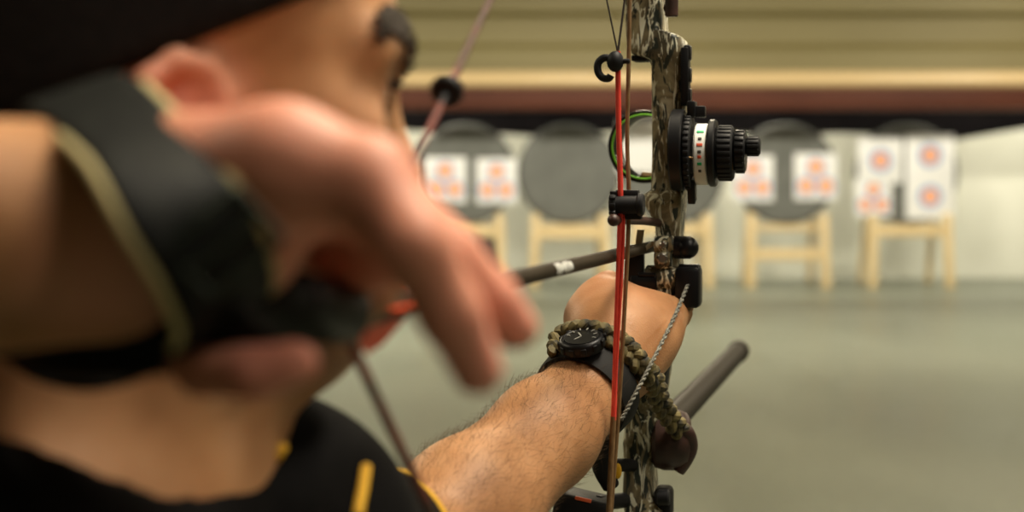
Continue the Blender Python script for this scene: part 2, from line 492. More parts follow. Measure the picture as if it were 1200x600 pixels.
# easels
def easel(px,bar_py,hw,label):
    e=empty('wooden_easel',(tx(px),YT,0),label,'easel','wooden easels under the butts')
    x0=tx(px); zb=tz(bar_py)
    for s_ in (-1,1):
        m=MB(); a=Vector((x0+s_*(hw+.02),YT-.22,0)); t=Vector((x0+s_*hw,YT-.17,tz(250)))
        d=(t-a).normalized(); X=Vector((1,0,0)); X=(X-d*X.dot(d)).normalized(); Y=d.cross(X)
        m.box((a+t)/2,(X,Y,d),(.052,.03,(t-a).length/2),.006); m.build('front_leg',M['wood'],e)
        m=MB(); a=Vector((x0+s_*(hw-.02),YT+.55,0)); t=Vector((x0+s_*(hw-.05),YT+.16,1.35))
        d=(t-a).normalized(); X=Vector((1,0,0)); X=(X-d*X.dot(d)).normalized(); Y=d.cross(X)
        m.box((a+t)/2,(X,Y,d),(.035,.03,(t-a).length/2),.006); m.build('rear_leg',M['wood'],e)
    m=MB(); m.box((x0,YT-.145,zb),AX,(hw+.06,.03,.065),.006); m.build('crossbar',M['wood'],e)
    m=MB(); m.box((x0,YT+.02,BC-BR-.045),AX,(hw-.02,.14,.035),.006); m.build('support_shelf',M['wood'],e)
    return e
easel(547,271,.40,'pale wooden easel holding the butt nearest the archer\'s face')
easel(667,273,.41,'pale wooden easel under the bare grey butt without papers')
easel(786,268,.42,'pale wooden easel partly hidden behind the bow and bow hand')
easel(920,297,.43,'pale wooden easel with its crossbar set lower than the others')
easel(1062,270,.44,'pale wooden easel under the last butt in the row')
# paper faces
def disc_rings(m, x, z, y, radii, mis, seg=36):
    for r,mi in zip(radii,mis):
        y-=.0012
        m.rings([[Vector((x+r*math.cos(a),yy,z+r*math.sin(a))) for a in (2*PI*k/seg for k in range(seg))] for yy in (y+.0012,y)],mi,smooth=False)
def face(px,py,w,h,kind,label,dy=0,group='paper target faces'):
    x,z=tx(px),tz(py); W,H=w/S,h/S; y=YT-.107-dy
    m=MB()
    m.box((x,y,z),AX,(W/2,.003,H/2),.001)
    y-=.003
    if kind=='three':
        r=W*.235
        for ox,oz in ((0,.215),(-.225,-.2),(.225,-.2)):
            disc_rings(m,x+ox*W,z+oz*H,y,[r,r*.74,r*.40],[1,2,3])
    elif kind=='one':
        disc_rings(m,x,z,y,[W*.27,W*.17,W*.07],[1,2,3])
    elif kind=='two':
        for oz in (.255,-.235): disc_rings(m,x,z+oz*H,y,[W*.26,W*.16,W*.07],[1,2,3])
    o=m.build('paper_target',[M['paper'],M['t_blue'],M['t_red'],M['t_yellow']])
    # move origin to the paper
    c=Vector((x,YT-.1,z)); o.data.transform(Matrix.Translation(-c)); o.location=c
    return tag(o,label,'target paper',group)
face(522,211,49,53,'three','three-spot paper target nearest the archer\'s nose, on the first papered butt')
face(582,212,47,52,'three','three-spot paper target on the first butt, the one beside the bare butt')
face(751,172,56,62,'plain','plain white paper on the butt seen through the sight lens')
face(881,209,47,53,'three','three-spot paper target just beside the black sight knob')
face(954,207,50,54,'three','three-spot paper target on the fourth butt, on the side toward the last butt')
face(1021,231,42,44,'three','three-spot paper target tucked beneath a single-spot paper on the last butt')
face(1029,188,52,53,'one','square single-spot paper target on the last butt',.008)
face(1087,207,56,98,'two','tall paper target with two spots one above the other on the last butt')
# dark bag on the floor behind the first easel
g=MB(); 
def rr(c,hx,hy,z,r=.06,n=5):
    o=[]
    for sx,sy,a0 in ((1,1,0),(-1,1,PI/2),(-1,-1,PI),(1,-1,1.5*PI)):
        for k in range(n):
            a=a0+k*PI/2/(n-1); o.append(Vector((c[0]+sx*(hx-r)+math.cos(a)*r,c[1]+sy*(hy-r)+math.sin(a)*r,z)))
    return o
bx=tx(569)
be=empty('equipment_bag',(bx,YT+.95,0),'dark upright bag on the floor behind the first easel','bag')
g.rings([rr((bx,YT+.95),.22,.10,.002),rr((bx,YT+.95),.235,.12,.06),rr((bx,YT+.95),.22,.12,.35),rr((bx-.01,YT+.95),.17,.10,.56),rr((bx-.01,YT+.95),.13,.07,.60)])
g.build('bag_body',M['bag'],be)
g=MB(); g.tube(cat([(bx-.08,YT+.95,.59),(bx-.06,YT+.95,.66),(bx,YT+.95,.69),(bx+.04,YT+.95,.66),(bx+.06,YT+.95,.59)],6),.012,10); g.build('handle',M['black_rubber'],be)

# ================================================================== BOW FRAME
NOCK=P(398,375,.50); REST=P(755,291,1.17)
F=(REST-NOCK); F.z=0; F.normalize(); R=Vector((F.y,-F.x,0)); U=Vector((0,0,1))
BAX=(R,F,U)
def B(px,py,f):
    "point of the bow seen at a pixel, f metres ahead of the arrow rest"
    k=(px-600)/FPX; A=REST
    l=(k*(A.y+f*F.y)-A.x-f*F.x)/(R.x-k*R.y)
    p=A+R*l+F*f
    p.z=CAMH-(py-HOR)/FPX*p.y
    return p
bow=empty('compound_bow',(REST.x,REST.y,1.0),'camouflage compound bow at full draw with black sight and red cables','bow')

# riser
def rsec(pl,pr,py,f,depth,r=.006):
    a=B(pl,py,f); b_=B(pr,py,f); c=(a+b_)/2; hw=(b_-a).length/2; hd=depth/2
    r=min(r,hw*.8,hd*.8); o=[]
    for sx,sy,a0 in ((1,1,0),(-1,1,PI/2),(-1,-1,PI),(1,-1,1.5*PI)):
        for k in range(5):
            t=a0+k*PI/8
            o.append(c+R*(sx*(hw-r)+math.cos(t)*r)+F*(sy*(hd-r)+math.sin(t)*r))
    return o
secs=[(742,776,-170,-.02,.035),(738,778,-110,.0,.045),(736,778,-30,.01,.05),(736,777,0,.012,.05),(737,779,20,.014,.048),(738,780,38,.015,.05),
 (738,797,43,.015,.05),(739,802,48,.015,.05),(740,804,58,.015,.05),(745,805,65,.015,.05),(764,806,71,.015,.048),(767,806,78,.015,.046),
 (767,806,130,.015,.04),(767,806,180,.015,.038),(766,805,222,.015,.042),(757,803,228,.012,.046),(757,802,236,.010,.048),(765,801,250,.010,.046),(771,800,262,.01,.042),(771,799,280,.01,.04),
 (770,799,310,.008,.042),(768,799,345,.004,.045),(760,794,370,.0,.05),(756,788,400,-.001,.05),(752,784,435,.0,.048),(744,779,465,.006,.046),(737,774,490,.012,.046),
 (734,769,515,.014,.046),(735,766,545,.015,.046),(734,768,575,.015,.048),(736,782,590,.012,.05),(738,785,640,.005,.05),(740,780,720,-.01,.045),(742,776,790,-.02,.04)]
m=MB(); m.rings([rsec(*s_) for s_ in secs]); riser=m.build('riser',M['camo'],bow,50)
# machined dark slots on the riser's edge
m=MB()
a=B(804,56,-.004); c=B(803,124,-.004); m.box((a+c)/2,BAX,(.0030,.008,(a-c).length/2),.001)
for y in (62,88,112): p=B(806,y,-.004); m.box(p,BAX,(.0028,.006,.006),.002)
m.build('edge_slot',M['black'],bow)
m=MB(); a=B(787,-20,-.01); c=B(787,20,-.01); m.cyl(c,a,.0052,24); a=B(779,10,-.008); m.cyl(a,B(790,8,-.01),.004,16)
m.build('limb_bolt',M['dark_brown'],bow)
m=MB(); p=B(751,69,.006); m.box(p,BAX,(.006,.012,.0022),.001); m.build('shelf_pad',M['black_matte'],bow)

# limbs and cams (above and below the picture)
TOPC=B(749,-372,-.165); LOWC=B(709,1030,-.165)
for nm,a,c in (('upper_limb',B(758,-160,-.02),TOPC),('lower_limb',B(758,785,-.02),LOWC)):
    m=MB(); d=(c-a)
    pts=[a-F*.0,a+d*.35+F*.02,a+d*.7+F*.018,c]
    pts=cat(pts,6)
    m.rings([[p+R*(.02*sx)+F*(.006*sy) for sx,sy in ((1,1),(-1,1),(-1,-1),(1,-1))] for p in pts],smooth=True)
    m.build(nm,M['camo'],bow)
for nm,c in (('upper_cam',TOPC),('lower_cam',LOWC)):
    m=MB(); m.lathe(c-R*.008,R,[(0,.008),(0,.040),(.003,.042),(.006,.038),(.010,.038),(.013,.042),(.016,.040),(.016,.008)],40)
    m.build(nm,M['black'],bow)
# bowstring at full draw
m=MB(); m.tube([TOPC,NOCK],[.0015,.0015],10); m.tube([NOCK,LOWC],[.0020,.0020],10)
bs=m.build('bowstring',M['mixstr'],bow)
d=(TOPC-NOCK)
# peep on the string where the eye looks through
def string_at(py):
    lo,hi=0,1
    for _ in range(40):
        t=(lo+hi)/2; p=NOCK+d*t
        if HOR+(CAMH-p.z)/p.y*FPX>py: lo=t
        else: hi=t
    return NOCK+d*lo
pp=string_at(107)
m=MB(); m.torus(pp,(F*.9+U*.35),.0040,.0031,28,12)
m.tube([pp-d.normalized()*.010,pp-d.normalized()*.004,pp+d.normalized()*.004,pp+d.normalized()*.010],[.0015,.0023,.0023,.0015],10)
m.build('peep_sight',M['black_matte'],bow)
m=MB(); dn=d.normalized(); m.tube([string_at(60),string_at(92)],.0016,10); m.build('string_serving',M['mixstr'],bow)
# D loop
m=MB(); dl=(LOWC-NOCK).normalized()
m.tube(cat([NOCK+dn*.008,NOCK+dn*.008-F*.008,NOCK-F*.016,NOCK+dl*.008-F*.008,NOCK+dl*.008],6),.0014,8); m.build('string_loop',M['black_matte'],bow)

# cables
CF=-.165
m=MB(); m.tube(cat([B(724,60,CF),B(725,150,CF),B(727,240,CF),B(722,400,CF),B(719,492,CF)],8),[.0019]*33,12); m.build('red_cable',M['red'],bow)
m=MB(); m.tube(cat([B(732,228,CF+.002),B(730,300,CF-.001),B(725,390,CF-.001),B(720,484,CF-.001)],8),.0009,8); m.build('red_strand',M['red'],bow)
m=MB(); m.tube([B(719,488,CF),B(712,630,CF),LOWC],.0020,10); m.tube(cat([B(738,-40,CF+.006),B(737,60,CF+.006),B(735,160,CF+.006),B(737,240,CF+.004),B(733,340,CF+.004),B(725,480,CF+.004),B(716,600,CF+.004)],6),.0015,10)
m.tube([B(738,-40,CF+.006),TOPC],.0019,8)
m.build('brown_cable',M['brownstr'],bow)
m=MB(); m.tube([B(724,62,CF),B(711,0,CF),B(700,-60,CF)],.0006,6); m.tube([B(724,62,CF),B(732,0,CF+.002),B(737,-60,CF+.002)],.0008,6); m.build('thin_harness',M['wire'],bow)
# cable slide on its guard rod
m=MB(); a=B(716,240,CF); c=B(752,240,CF); m.cyl(a,c,.0062,28)
m.cyl(a-R*.0005,a+R*.004,.0085,14); m.cyl(c-R*.003,c+R*.0015,.0078,24)
m.box((a+c)/2-U*.007+F*.004,BAX,(.010,.004,.003),.001); m.box((a+c)/2+U*.007+F*.004,BAX,(.008,.004,.003),.001)
for k in range(10):
    t=2*PI*k/10; m.box(a+R*.002+(F*math.cos(t)+U*math.sin(t))*.0086,(R,F*math.cos(t)+U*math.sin(t),U*math.cos(t)-F*math.sin(t)),(.0022,.0012,.0012),.0004)
m.build('cable_slide',M['black_matte'],bow)
m=MB(); m.tube(cat([B(719,258,CF-.012),B(735,258,CF+.03),B(756,259,-.05),B(776,262,.0)],8),.0032,12); m.ball(B(719,258,CF-.012),.0042,14); m.build('cable_rod',M['dark_brown'],bow)
# hook clipped to the harness
m=MB(); p=B(721,72,CF-.003); m.ball(p,(.0058,.0058,.0072),18)
m.cyl(p+U*.0,p+R*.010,.0018,12)
m.tube(cat([B(717,69,CF-.003),B(708,68,CF-.003),B(701,74,CF-.003),B(701,84,CF-.003),B(706,91,CF-.003),B(713,92,CF-.003),B(716,88,CF-.003)],6),[.0026]*34+[.0026]*3,12)
m.build('harness_hook',M['black_matte'],bow)

# ---- sight on the far side of the riser
SF=-.012
m=MB(); m.box(B(800,178,SF+.02),BAX,(.006,.030,.012),.002); sight=m.build('sight',M['black'],bow)
def drum(name,x0,x1,y0,y1,mat,f=SF,knurl=0,par=sight,bev=.001):
    yc=(y0+y1)/2; a=B(x0,yc,f); c=B(x1,yc,f); c=a+R*(c-a).length; r=(y1-y0)/2/FPX*a.y
    m=MB(); m.cyl(a,c,r,48,bev=bev)
    for k in range(knurl):
        t=2*PI*k/knurl; n=F*math.cos(t)+U*math.sin(t)
        m.box((a+c)/2+n*r,(R,n,U*math.cos(t)-F*math.sin(t)),((c-a).length/2*.8,.0009,.0014),.0004)
    return m.build(name,mat,par),a,c,r
drum('mounting_disc',788,803,128,224,M['black'])
drum('click_wheel',804,812,135,222,M['black_matte'],knurl=36)
_,a,c,r=drum('white_dial',816,831,145,217,M['white'])
m=MB()
# printed marks round the dial, seen on its rear face
for py,mi,w in ((155,0,1),(163,2,.5),(170,1,.8),(178,2,.5),(184,1,.5),(192,0,.6),(200,2,.4)):
    u=(CAMH-(py-HOR)/FPX*a.y)-a.z
    if abs(u)>=r: continue
    f_=-math.sqrt(r*r-u*u); n=(F*f_+U*u).normalized()
    t=U*n.dot(-F)+F*n.dot(U)
    m.box((a+c)/2+n*(r+.0001),(R,n,R.cross(n)),((c-a).length*.28*w,.0003,.0011),.0002,mi)
m.build('dial_marks',[M['green_mark'],M['red_mark'],M['wire']],sight)
drum('dial_flange',831.5,840,140,219,M['black'])
drum('drum_knob',841,860,148,211,M['black_matte'],knurl=28)
drum('lock_knob',861,874,153,202,M['black'],knurl=20)
drum('end_shaft',874,891,161,182,M['black_matte'],knurl=12)
m=MB(); m.box(B(811,128,SF),(R,F,U),(.0032,.008,.006),.001); m.box(B(817,131,SF+.002),BAX,(.0065,.004,.0045),.001); m.build('lever',M['black'],sight)
m=MB(); m.box(B(811,222,SF),(R,(F+U*.3).normalized(),(U-F*.3).normalized()),(.0030,.007,.010),.001); m.build('stop_lever',M['black'],sight)
for a,c,r in ((B(856,178,SF-.012),B(856,200,SF-.012),.0022),(B(848,180,SF-.016),B(851,196,SF-.016),.0016)):
    m=MB(); m.cyl(a,c,r,14); m.build('clamp_screw',M['bronze'],sight)
m=MB(); m.cyl(B(804,184,SF-.022),B(814,186,SF-.022),.0010,10); m.build('pointer_pin',M['bronze'],sight)
# scope ring, ahead of the riser
SC=B(757,172,.10); sr=42/FPX*SC.y
m=MB(); m.lathe(SC-F*.012,F,[(0,sr-.003),(0,sr),(.002,sr+.0005),(.048,sr+.0005),(.050,sr),(.050,sr-.0045),(.004,sr-.0042),(0,sr-.003)],56,0,False)
m.cyl(SC+R*sr,SC+R*(sr+.022),.004,16); m.box(B(806,172,.06),BAX,(.004,.06,.008),.0015)
m.build('scope_ring',M['black'],sight)
m=MB(); m.torus(SC-F*.0118,F,sr-.0034,.0009,56,10); m.build('fibre_ring',M['fiber'],sight)
m=MB(); m.lathe(SC+F*.034,F,[(-.001,.0005),(-.001,sr*.5),(-.001,sr-.0046),(.001,sr-.0046),(.001,sr*.5),(.001,.0005)],48); m.build('lens',M['lens'],sight,20)
m=MB(); a=SC+R*0; m.cyl(B(751,207,.095),B(768,209,.095),.0045,16); m.build('level_vial',M['bronze'],sight)

# ---- arrow rest
RF=-.012
m=MB(); a=B(757,325,RF); c=B(798,326,RF); m.cyl(a,c,.0095,28); rest=m.build('arrow_rest',M['camo'],bow)
m=MB(); m.cyl(B(740,331,RF-.004),B(771,331,RF-.004),.0085,26); m.box(B(745,311,RF-.004),BAX,(.0065,.006,.016),.002); m.box(B(739,322,RF-.004),BAX,(.002,.005,.008),.001)
m.cyl(B(748,322,RF-.010),B(768,322,RF-.010),.0018,12); m.build('rest_bracket',M['black'],rest)
m=MB(); pts=cat([B(743,318,RF-.008),B(747,300,RF-.008),B(749,284,RF-.008),B(751,269,RF-.010)],6)
m.rings([[p+R*.0026*sx+F*.0014*sy for sx,sy in ((1,1),(-1,1),(-1,-1),(1,-1))] for p in pts],smooth=False)
m.tube(cat([B(750,296,RF-.008),B(757,291,RF-.006),B(766,284,RF-.004)],5),.0018,8)
m.build('launcher_blade',M['blade'],rest)
m=MB(); a=B(807,336,RF); m.box(a,BAX,(.0095,.012,.0155),.003); m.cyl(B(795,318,RF-.004),B(821,318,RF-.004),.0058,22); m.build('rest_housing',M['black'],rest)
m=MB(); m.cyl(B(789,290,RF),B(811,290,RF),.0088,26); m.ball(B(806,290,RF-.003),.0086,18); m.build('clamp_knob',M['black'],rest)
m=MB(); m.cyl(B(767,287,RF-.004),B(790,287,RF-.004),.0072,24); m.cyl(B(768,303,RF-.003),B(788,303,RF-.003),.0085,24); m.build('mount_barrel',M['camo'],rest)
m=MB(); m.cyl(B(776,303,RF-.016),B(776,303,RF-.008),.0042,18); m.cyl(B(777,287,RF-.014),B(777,287,RF-.008),.003,16); m.build('screw',M['steel'],rest)
# twisted activation cord from the rest down to the cable
ca=[B(806,334,RF-.018),B(791,370,-.070),B(769,415,-.118),B(748,455,-.145),B(728,492,CF+.006)]
pts=cat(ca,26); m=MB()
for ph in (0,PI):
    q=[]
    for i,p in enumerate(pts):
        t=(pts[min(i+1,len(pts)-1)]-pts[max(i-1,0)]).normalized(); u=t.cross(F).normalized(); w=t.cross(u)
        q.append(p+(u*math.cos(i*.85+ph)+w*math.sin(i*.85+ph))*.0008)
    m.tube(q,.0009,6)
m.build('activation_cord',M['cord'],bow)

# ---- grip, lower fittings
m=MB(); m.rings([rsec(757,797,352,-.005,.052,.016),rsec(752,790,372,-.014,.046,.016),rsec(750,786,400,-.012,.044,.016),rsec(747,783,430,-.012,.046,.016),rsec(745,780,455,-.006,.046,.012)])
m.build('grip',M['black_rubber'],bow)
# stabiliser rod reaching forward from the lower riser
s0=B(772,508,.03); s1=P(866,411,1.86)
sd=(s1-s0).normalized()
m=MB(); m.cyl(s0,s1,.0118,28,bev=.003); m.cyl(s0-sd*.002,s0+sd*.05,.0135,24); m.cyl(s1-sd*.03,s1+sd*.002,.0132,28,bev=.004)
m.build('stabiliser',M['stab'],bow)
# round dark damper beside the riser
m=MB(); dc=B(781,516,.006)
m.lathe(dc-R*.012,(R+F*.15).normalized(),[(0,.006),(0,.016),(.003,.0215),(.010,.0235),(.022,.0235),(.028,.021),(.031,.016),(.031,.004)],40)
m.tube(cat([B(788,500,-.010),B(803,505,-.006),B(808,522,.0),B(803,538,.0),B(795,552,.0)],6),[.005+.0016*math.sin(k/24*PI) for k in range(25)],14)
m.build('damper',M['dark_brown'],bow)
m=MB(); m.box(B(778,588,.0),BAX,(.007,.010,.012),.004); m.cyl(B(770,583,-.012),B(785,583,-.012),.006,20); m.build('limb_pocket',M['black_matte'],bow)
# dark string stopper and orange-striped pocket at the lower left
m=MB(); 
m.tube(cat([B(716,498,-.05),B(707,520,-.055),B(706,545,-.055),B(716,570,-.05)],6),[.007,.0072,.0075,.008,.0085,.009,.0095,.0098,.0098,.0095,.009,.0085,.008,.008,.0078,.0075,.007,.0068,.0065],16)
m.tube([B(715,545,-.05),B(745,545,.0)],.005,14)
m.build('string_stopper',M['black_rubber'],bow)
m=MB(); m.ball(B(724,552,-.062),(.003,.002,.006),12); m.build('yellow_tab',M['yellow'],bow)
m=MB(); a=B(684,594,-.05)
lx=(R-U*.18).normalized(); lz=lx.cross(-F)*-1 if False else (U+R*.18).normalized()
m.box(a,(lx,F,lz),(.021,.016,.010),.004); m.box(B(672,586,-.05),(lx,F,lz),(.009,.012,.006),.004); m.tube([B(700,590,-.05),B(740,585,.005)],.006,14)
acc=m.build('accessory_box',M['black_matte'],bow)
m=MB(); m.box(a+lz*.0095-F*.0155+lx*.001,(lx,F,lz),(.0062,.0009,.0013),.0005); m.build('orange_stripe',M['orange_strip'],acc)

# ================================================================== ARROW
AD=(REST-NOCK).normalized(); LEN=(REST-NOCK).length
arrow=empty('arrow',tuple(NOCK),'dark carbon arrow on the bow string with an orange vane','arrow')
m=MB(); m.cyl(NOCK+AD*.012,REST+AD*.045,.0045,26); m.build('shaft',M['carbon'],arrow)
m=MB(); m.cyl(REST+AD*.045,REST+AD*.06,.0045,20); m.cyl(REST+AD*.06,REST+AD*.078,.0044,20,r2=.0008); m.build('point',M['steel'],arrow)
m=MB(); m.tube([NOCK-AD*.002,NOCK+AD*.004,NOCK+AD*.014],[.0030,.0036,.0043],16); m.build('nock',M['orange'],arrow)
au=R.cross(AD).normalized()
def vane(ang,mat):
    n=(au*math.cos(ang)+R*math.sin(ang)).normalized(); w=AD.cross(n)
    prof=[(.030,.0045),(.034,.012),(.046,.0175),(.060,.0155),(.082,.0045)]
    m=MB(); base=[NOCK+AD*t+n*.0042 for t,_ in prof]; tip=[NOCK+AD*t+n*h for t,h in prof]
    poly=base+tip[::-1]
    m.rings([[p+w*.0005 for p in poly],[p-w*.0005 for p in poly]],smooth=False)
    return m.build('vane',mat,arrow)
vane(PI*1.12,M['orange']); vane(PI*1.12+2*PI/3,M['orange']); vane(PI*1.12-2*PI/3,M['orange'])
# small printed wrap with white strokes
def along(px):
    lo,hi=0,1
    for _ in range(40):
        t=(lo+hi)/2; p=NOCK+(REST-NOCK)*t
        if 600+p.x/p.y*FPX<px: lo=t
        else: hi=t
    return NOCK+(REST-NOCK)*lo
m=MB(); a=along(644); c=along(663); L_=(c-a).length
for k,(t,h,wd) in enumerate(((.06,.9,.05),(.24,.9,.06),(.40,.5,.05),(.56,.9,.06),(.74,.9,.05),(.90,.6,.06))):
    for q in range(-4,5):
        if abs(q)>5*h: continue
        an=q*.17; n0=Vector((0,0,CAMH))-a; n0=(n0-AD*n0.dot(AD)).normalized(); n=n0*math.cos(an)+AD.cross(n0)*math.sin(an)
        m.box(a+AD*(L_*(t+.04*q/5))+n*.00455,(AD,n,AD.cross(n)),(L_*wd,.0002,.00042),.0001)
m.build('shaft_print',M['white'],arrow)

# ================================================================== THE ARCHER
Mid=Vector((-.19,.46,0))
person=empty('person',(Mid.x,Mid.y,0),'person in black cap and shirt with yellow trim drawing a compound bow','person')
# --- head frame
th=math.radians(20); hf=Vector((math.cos(th),math.sin(th),0)); hr=Vector((math.sin(th),-math.cos(th),0)); hu=Vector((0,0,1))
tilt=math.radians(-5); hf2=(hf*math.cos(tilt)+hu*math.sin(tilt)); hu=(hu*math.cos(tilt)-hf*math.sin(tilt)); hf=hf2
HAX=(hf,hu,hr); HO=Vector((-.140,.588,1.566))
def Hd(f,u,r): return HO+hf*(f/100)+hu*(u/100)+hr*(r/100)
body=Field((-.47,.20,1.24),(.19,1.27,1.74),.003)
W=body
# skull and face
W.ell(Hd(-1,5,0),HAX,(.098,.086,.076),.01)
W.ell(Hd(3.8,-1,0),HAX,(.052,.080,.060),.03)
W.ell(Hd(-2,-1,0),HAX,(.07,.06,.066),.03)
for s_ in (-1,1):
    W.cap(Hd(.8,-4.6,5.0*s_),Hd(6.4,-8.2,1.4*s_),.017,.016,.022)
    W.cap(Hd(.2,0,5.9*s_),Hd(.8,-4.6,5.1*s_),.014,.016,.02)
    W.ell(Hd(5.6,0.0,4.9*s_),HAX,(.022,.014,.014),.018)
    W.ell(Hd(4.8,-3.2,4.3*s_),HAX,(.026,.026,.016),.02)
    W.cap(Hd(8.6,3.5,1.2*s_),Hd(7.1,3.3,4.7*s_),.010,.009,.016)
W.cap(Hd(8.1,2.4,0),Hd(9.9,-1.4,0),.0085,.0110,.012)
for s_ in (-1,1):
    W.ell(Hd(8.9,-1.8,1.25*s_),HAX,(.011,.008,.007),.008)
    W.ell(Hd(9.2,1.75,3.3*s_),HAX,(.0145,.0100,.015),.010,'sub')
    W.ell(Hd(7.25,1.8,3.2*s_),HAX,(.0115,.0125,.0125),.006)
    W.cap(Hd(8.2,2.35,2.0*s_),Hd(7.2,2.15,4.5*s_),.0048,.0048,.006)
    W.cap(Hd(8.0,1.1,2.0*s_),Hd(7.1,1.2,4.4*s_),.004,.004,.006)
W.ell(Hd(8.1,-4.6,0),HAX,(.010,.018,.022),.012)
W.cap(Hd(8.7,-4.2,-1.6),Hd(8.9,-4.05,0),.0045,.0055,.006); W.cap(Hd(8.9,-4.05,0),Hd(8.7,-4.2,1.6),.0055,.0045,.006)
W.cap(Hd(8.6,-5.3,-1.4),Hd(8.6,-5.2,0),.005,.006,.006); W.cap(Hd(8.6,-5.2,0),Hd(8.6,-5.3,1.4),.006,.005,.006)
W.ell(Hd(7.2,-8.3,0),HAX,(.017,.014,.018),.014)
# ears
Hd0=Hd
def Hd(f,u,r): return Hd0(.25+(f+.35)*.80, -1.15+u*.90, math.copysign(6.9+(abs(r)-6.9)*.8 if abs(r)>6.9 else abs(r),r))
for s_ in (-1,1):
    hel=[(.9,.6,7.0),(1.0,1.9,7.3),(.2,3.0,7.7),(-1.2,3.2,8.2),(-2.4,2.3,8.6),(-2.7,.7,8.6),(-2.1,-1.0,8.1),(-1.2,-2.3,7.5),(-.3,-3.0,7.1)]
    pts=[Hd(a,b_,c*s_) for a,b_,c in hel]
    W.ell(Hd(-.7,.2,7.2*s_),((hf+hr*(.28*s_)).normalized(),hu,(hr-hf*(.28*s_)).normalized()),(.017,.028,.004),.004)
    W.cap(Hd(-.5,0,6.2*s_),Hd(-.7,0,7.2*s_),.012,.012,.006)
    W.chain(pts,[.0042,.0045,.0046,.0046,.0046,.0044,.0042,.005,.006],.003)
    W.chain([Hd(-.5,2.0,7.6*s_),Hd(-1.5,.9,8.0*s_),Hd(-1.3,-.9,7.7*s_)],[.003,.0035,.003],.003)
    W.ell(Hd(-.2,.1,7.75*s_),HAX,(.0065,.009,.006),.004,'sub')
    W.cap(Hd(.7,.4,7.0*s_),Hd(.6,-.5,7.2*s_),.0045,.004,.004)
# neck and shoulders
Hd=Hd0
NB=Vector((-.174,.535,1.40))
W.cap(Hd(-2.2,-3,0),NB,.058,.060,.03)
W.cap(Hd(4.0,-8.0,0),NB+Vector((.032,0,.0)),.028,.030,.03)
W.cap(Hd(1.5,-6,5.2),NB+Vector((.035,-.012,-.01)),.012,.012,.02)
SHR=Vector((-.235,.30,1.375)); SHL=Vector((-.108,.63,1.382))
W.cap(NB-U*.01,SHR,.052,.052,.04); W.cap(NB-U*.01,SHL,.052,.050,.04)
W.ell((Mid.x,Mid.y,1.33),(Vector((.316,.949,0)),Vector((.949,-.316,0)),U),(.16,.10,.075),.03)
# bow arm
ELB=Vector((-.064,.875,1.306)); WRL=P(692,455,1.065)
fa=(WRL-ELB).normalized()
W.cap(SHL,ELB,.046,.039,.03)
m1=ELB.lerp(WRL,.35)
dn_=Vector((0,0,-1)); 
W.cap(ELB,ELB.lerp(WRL,.30),.040,.041,.02)
W.cap(ELB.lerp(WRL,.30),ELB.lerp(WRL,.72),.041,.0335,.02)
W.cap(ELB.lerp(WRL,.72),WRL,.034,.0285,.02)
# bow hand: heel, back of hand, web, curled fingers and thumb round the grip
def HB(px,py,f): return B(px,py,f)
hand_n=(Vector((-.35,-.8,.5))).normalized()
W.cap(WRL,HB(718,408,-.075),.0285,.030,.018)
W.chain([HB(712,425,-.080),HB(718,395,-.068),HB(720,372,-.052),HB(716,356,-.044)],[.026,.028,.025,.018],.016)
W.chain([HB(735,420,-.075),HB(752,395,-.055),HB(766,380,-.038),HB(776,374,-.026)],[.026,.025,.020,.015],.016)
W.chain([HB(700,395,-.066),HB(694,372,-.050),HB(697,352,-.036)],[.019,.0185,.0145],.012)
W.chain([HB(738,378,-.046),HB(760,378,-.036)],[.022,.018],.014)
# fingers wrap to the front of the grip
for kx,ky,kf,r in ((700,340,-.030,.0098),(693,362,-.026,.0105),(694,386,-.026,.0102),(702,408,-.028,.0090)):
    W.chain([HB(kx+3,ky,kf-.012),HB(kx+2,ky+2,kf+.006),HB(kx+14,ky+5,kf+.042),HB(kx+46,ky+9,kf+.066),HB(kx+74,ky+11,kf+.056)],[r*1.12,r*1.1,r*.98,r*.9,r*.8],.004)
# index knuckle peeping by the rest, thumb on the far side
W.chain([HB(705,346,-.035),HB(714,332,-.030),HB(722,333,-.022)],[.011,.0085,.0075],.007)
W.chain([HB(776,372,-.030),HB(792,366,-.012),HB(796,356,.014),HB(788,346,.040),HB(772,346,.052)],[.0150,.0112,.0102,.0098,.0085],.008)

# drawing arm
ELR=Vector((-.365,.345,1.520)); WRR=P(165,268,.438)
W.cap(SHR,ELR,.052,.044,.03)
W.cap(ELR,ELR.lerp(WRR,.4),.044,.043,.02); W.cap(ELR.lerp(WRR,.4),WRR,.041,.031,.02)
# hand of the string arm: thumb side down, palm turned down and towards us
pn=Vector((0,-.62,-.78)).normalized()
W.cap(WRR,P(240,262,.435),.031,.031,.015,(pn,1.25))
W.chain([P(225,205,.425),P(330,190,.412),P(432,214,.408)],[.0180,.0160,.0132],.008)      # little-finger edge
W.chain([P(230,235,.440),P(340,208,.438),P(446,228,.438)],[.0200,.0130,.0120],.010)
W.chain([P(230,270,.458),P(340,232,.468),P(442,246,.468)],[.0200,.0125,.0116],.010)
W.chain([P(230,315,.468),P(330,270,.492),P(425,290,.497)],[.0200,.0125,.0112],.010)
# fingers
W.chain([P(432,212,.408),P(488,288,.396),P(528,366,.400),P(560,434,.410)],[.0124,.0100,.0088,.0074],.004)
W.chain([P(446,228,.438),P(522,302,.432),P(572,350,.436),P(603,384,.442)],[.0120,.0102,.0088,.0074],.003)
W.chain([P(442,246,.468),P(458,298,.476),P(424,314,.480),P(392,302,.480)],[.0116,.0100,.0088,.0078],.003)
W.chain([P(418,285,.497),P(438,334,.505),P(412,364,.512),P(388,370,.512)],[.0111,.0094,.0083,.0075],.003)
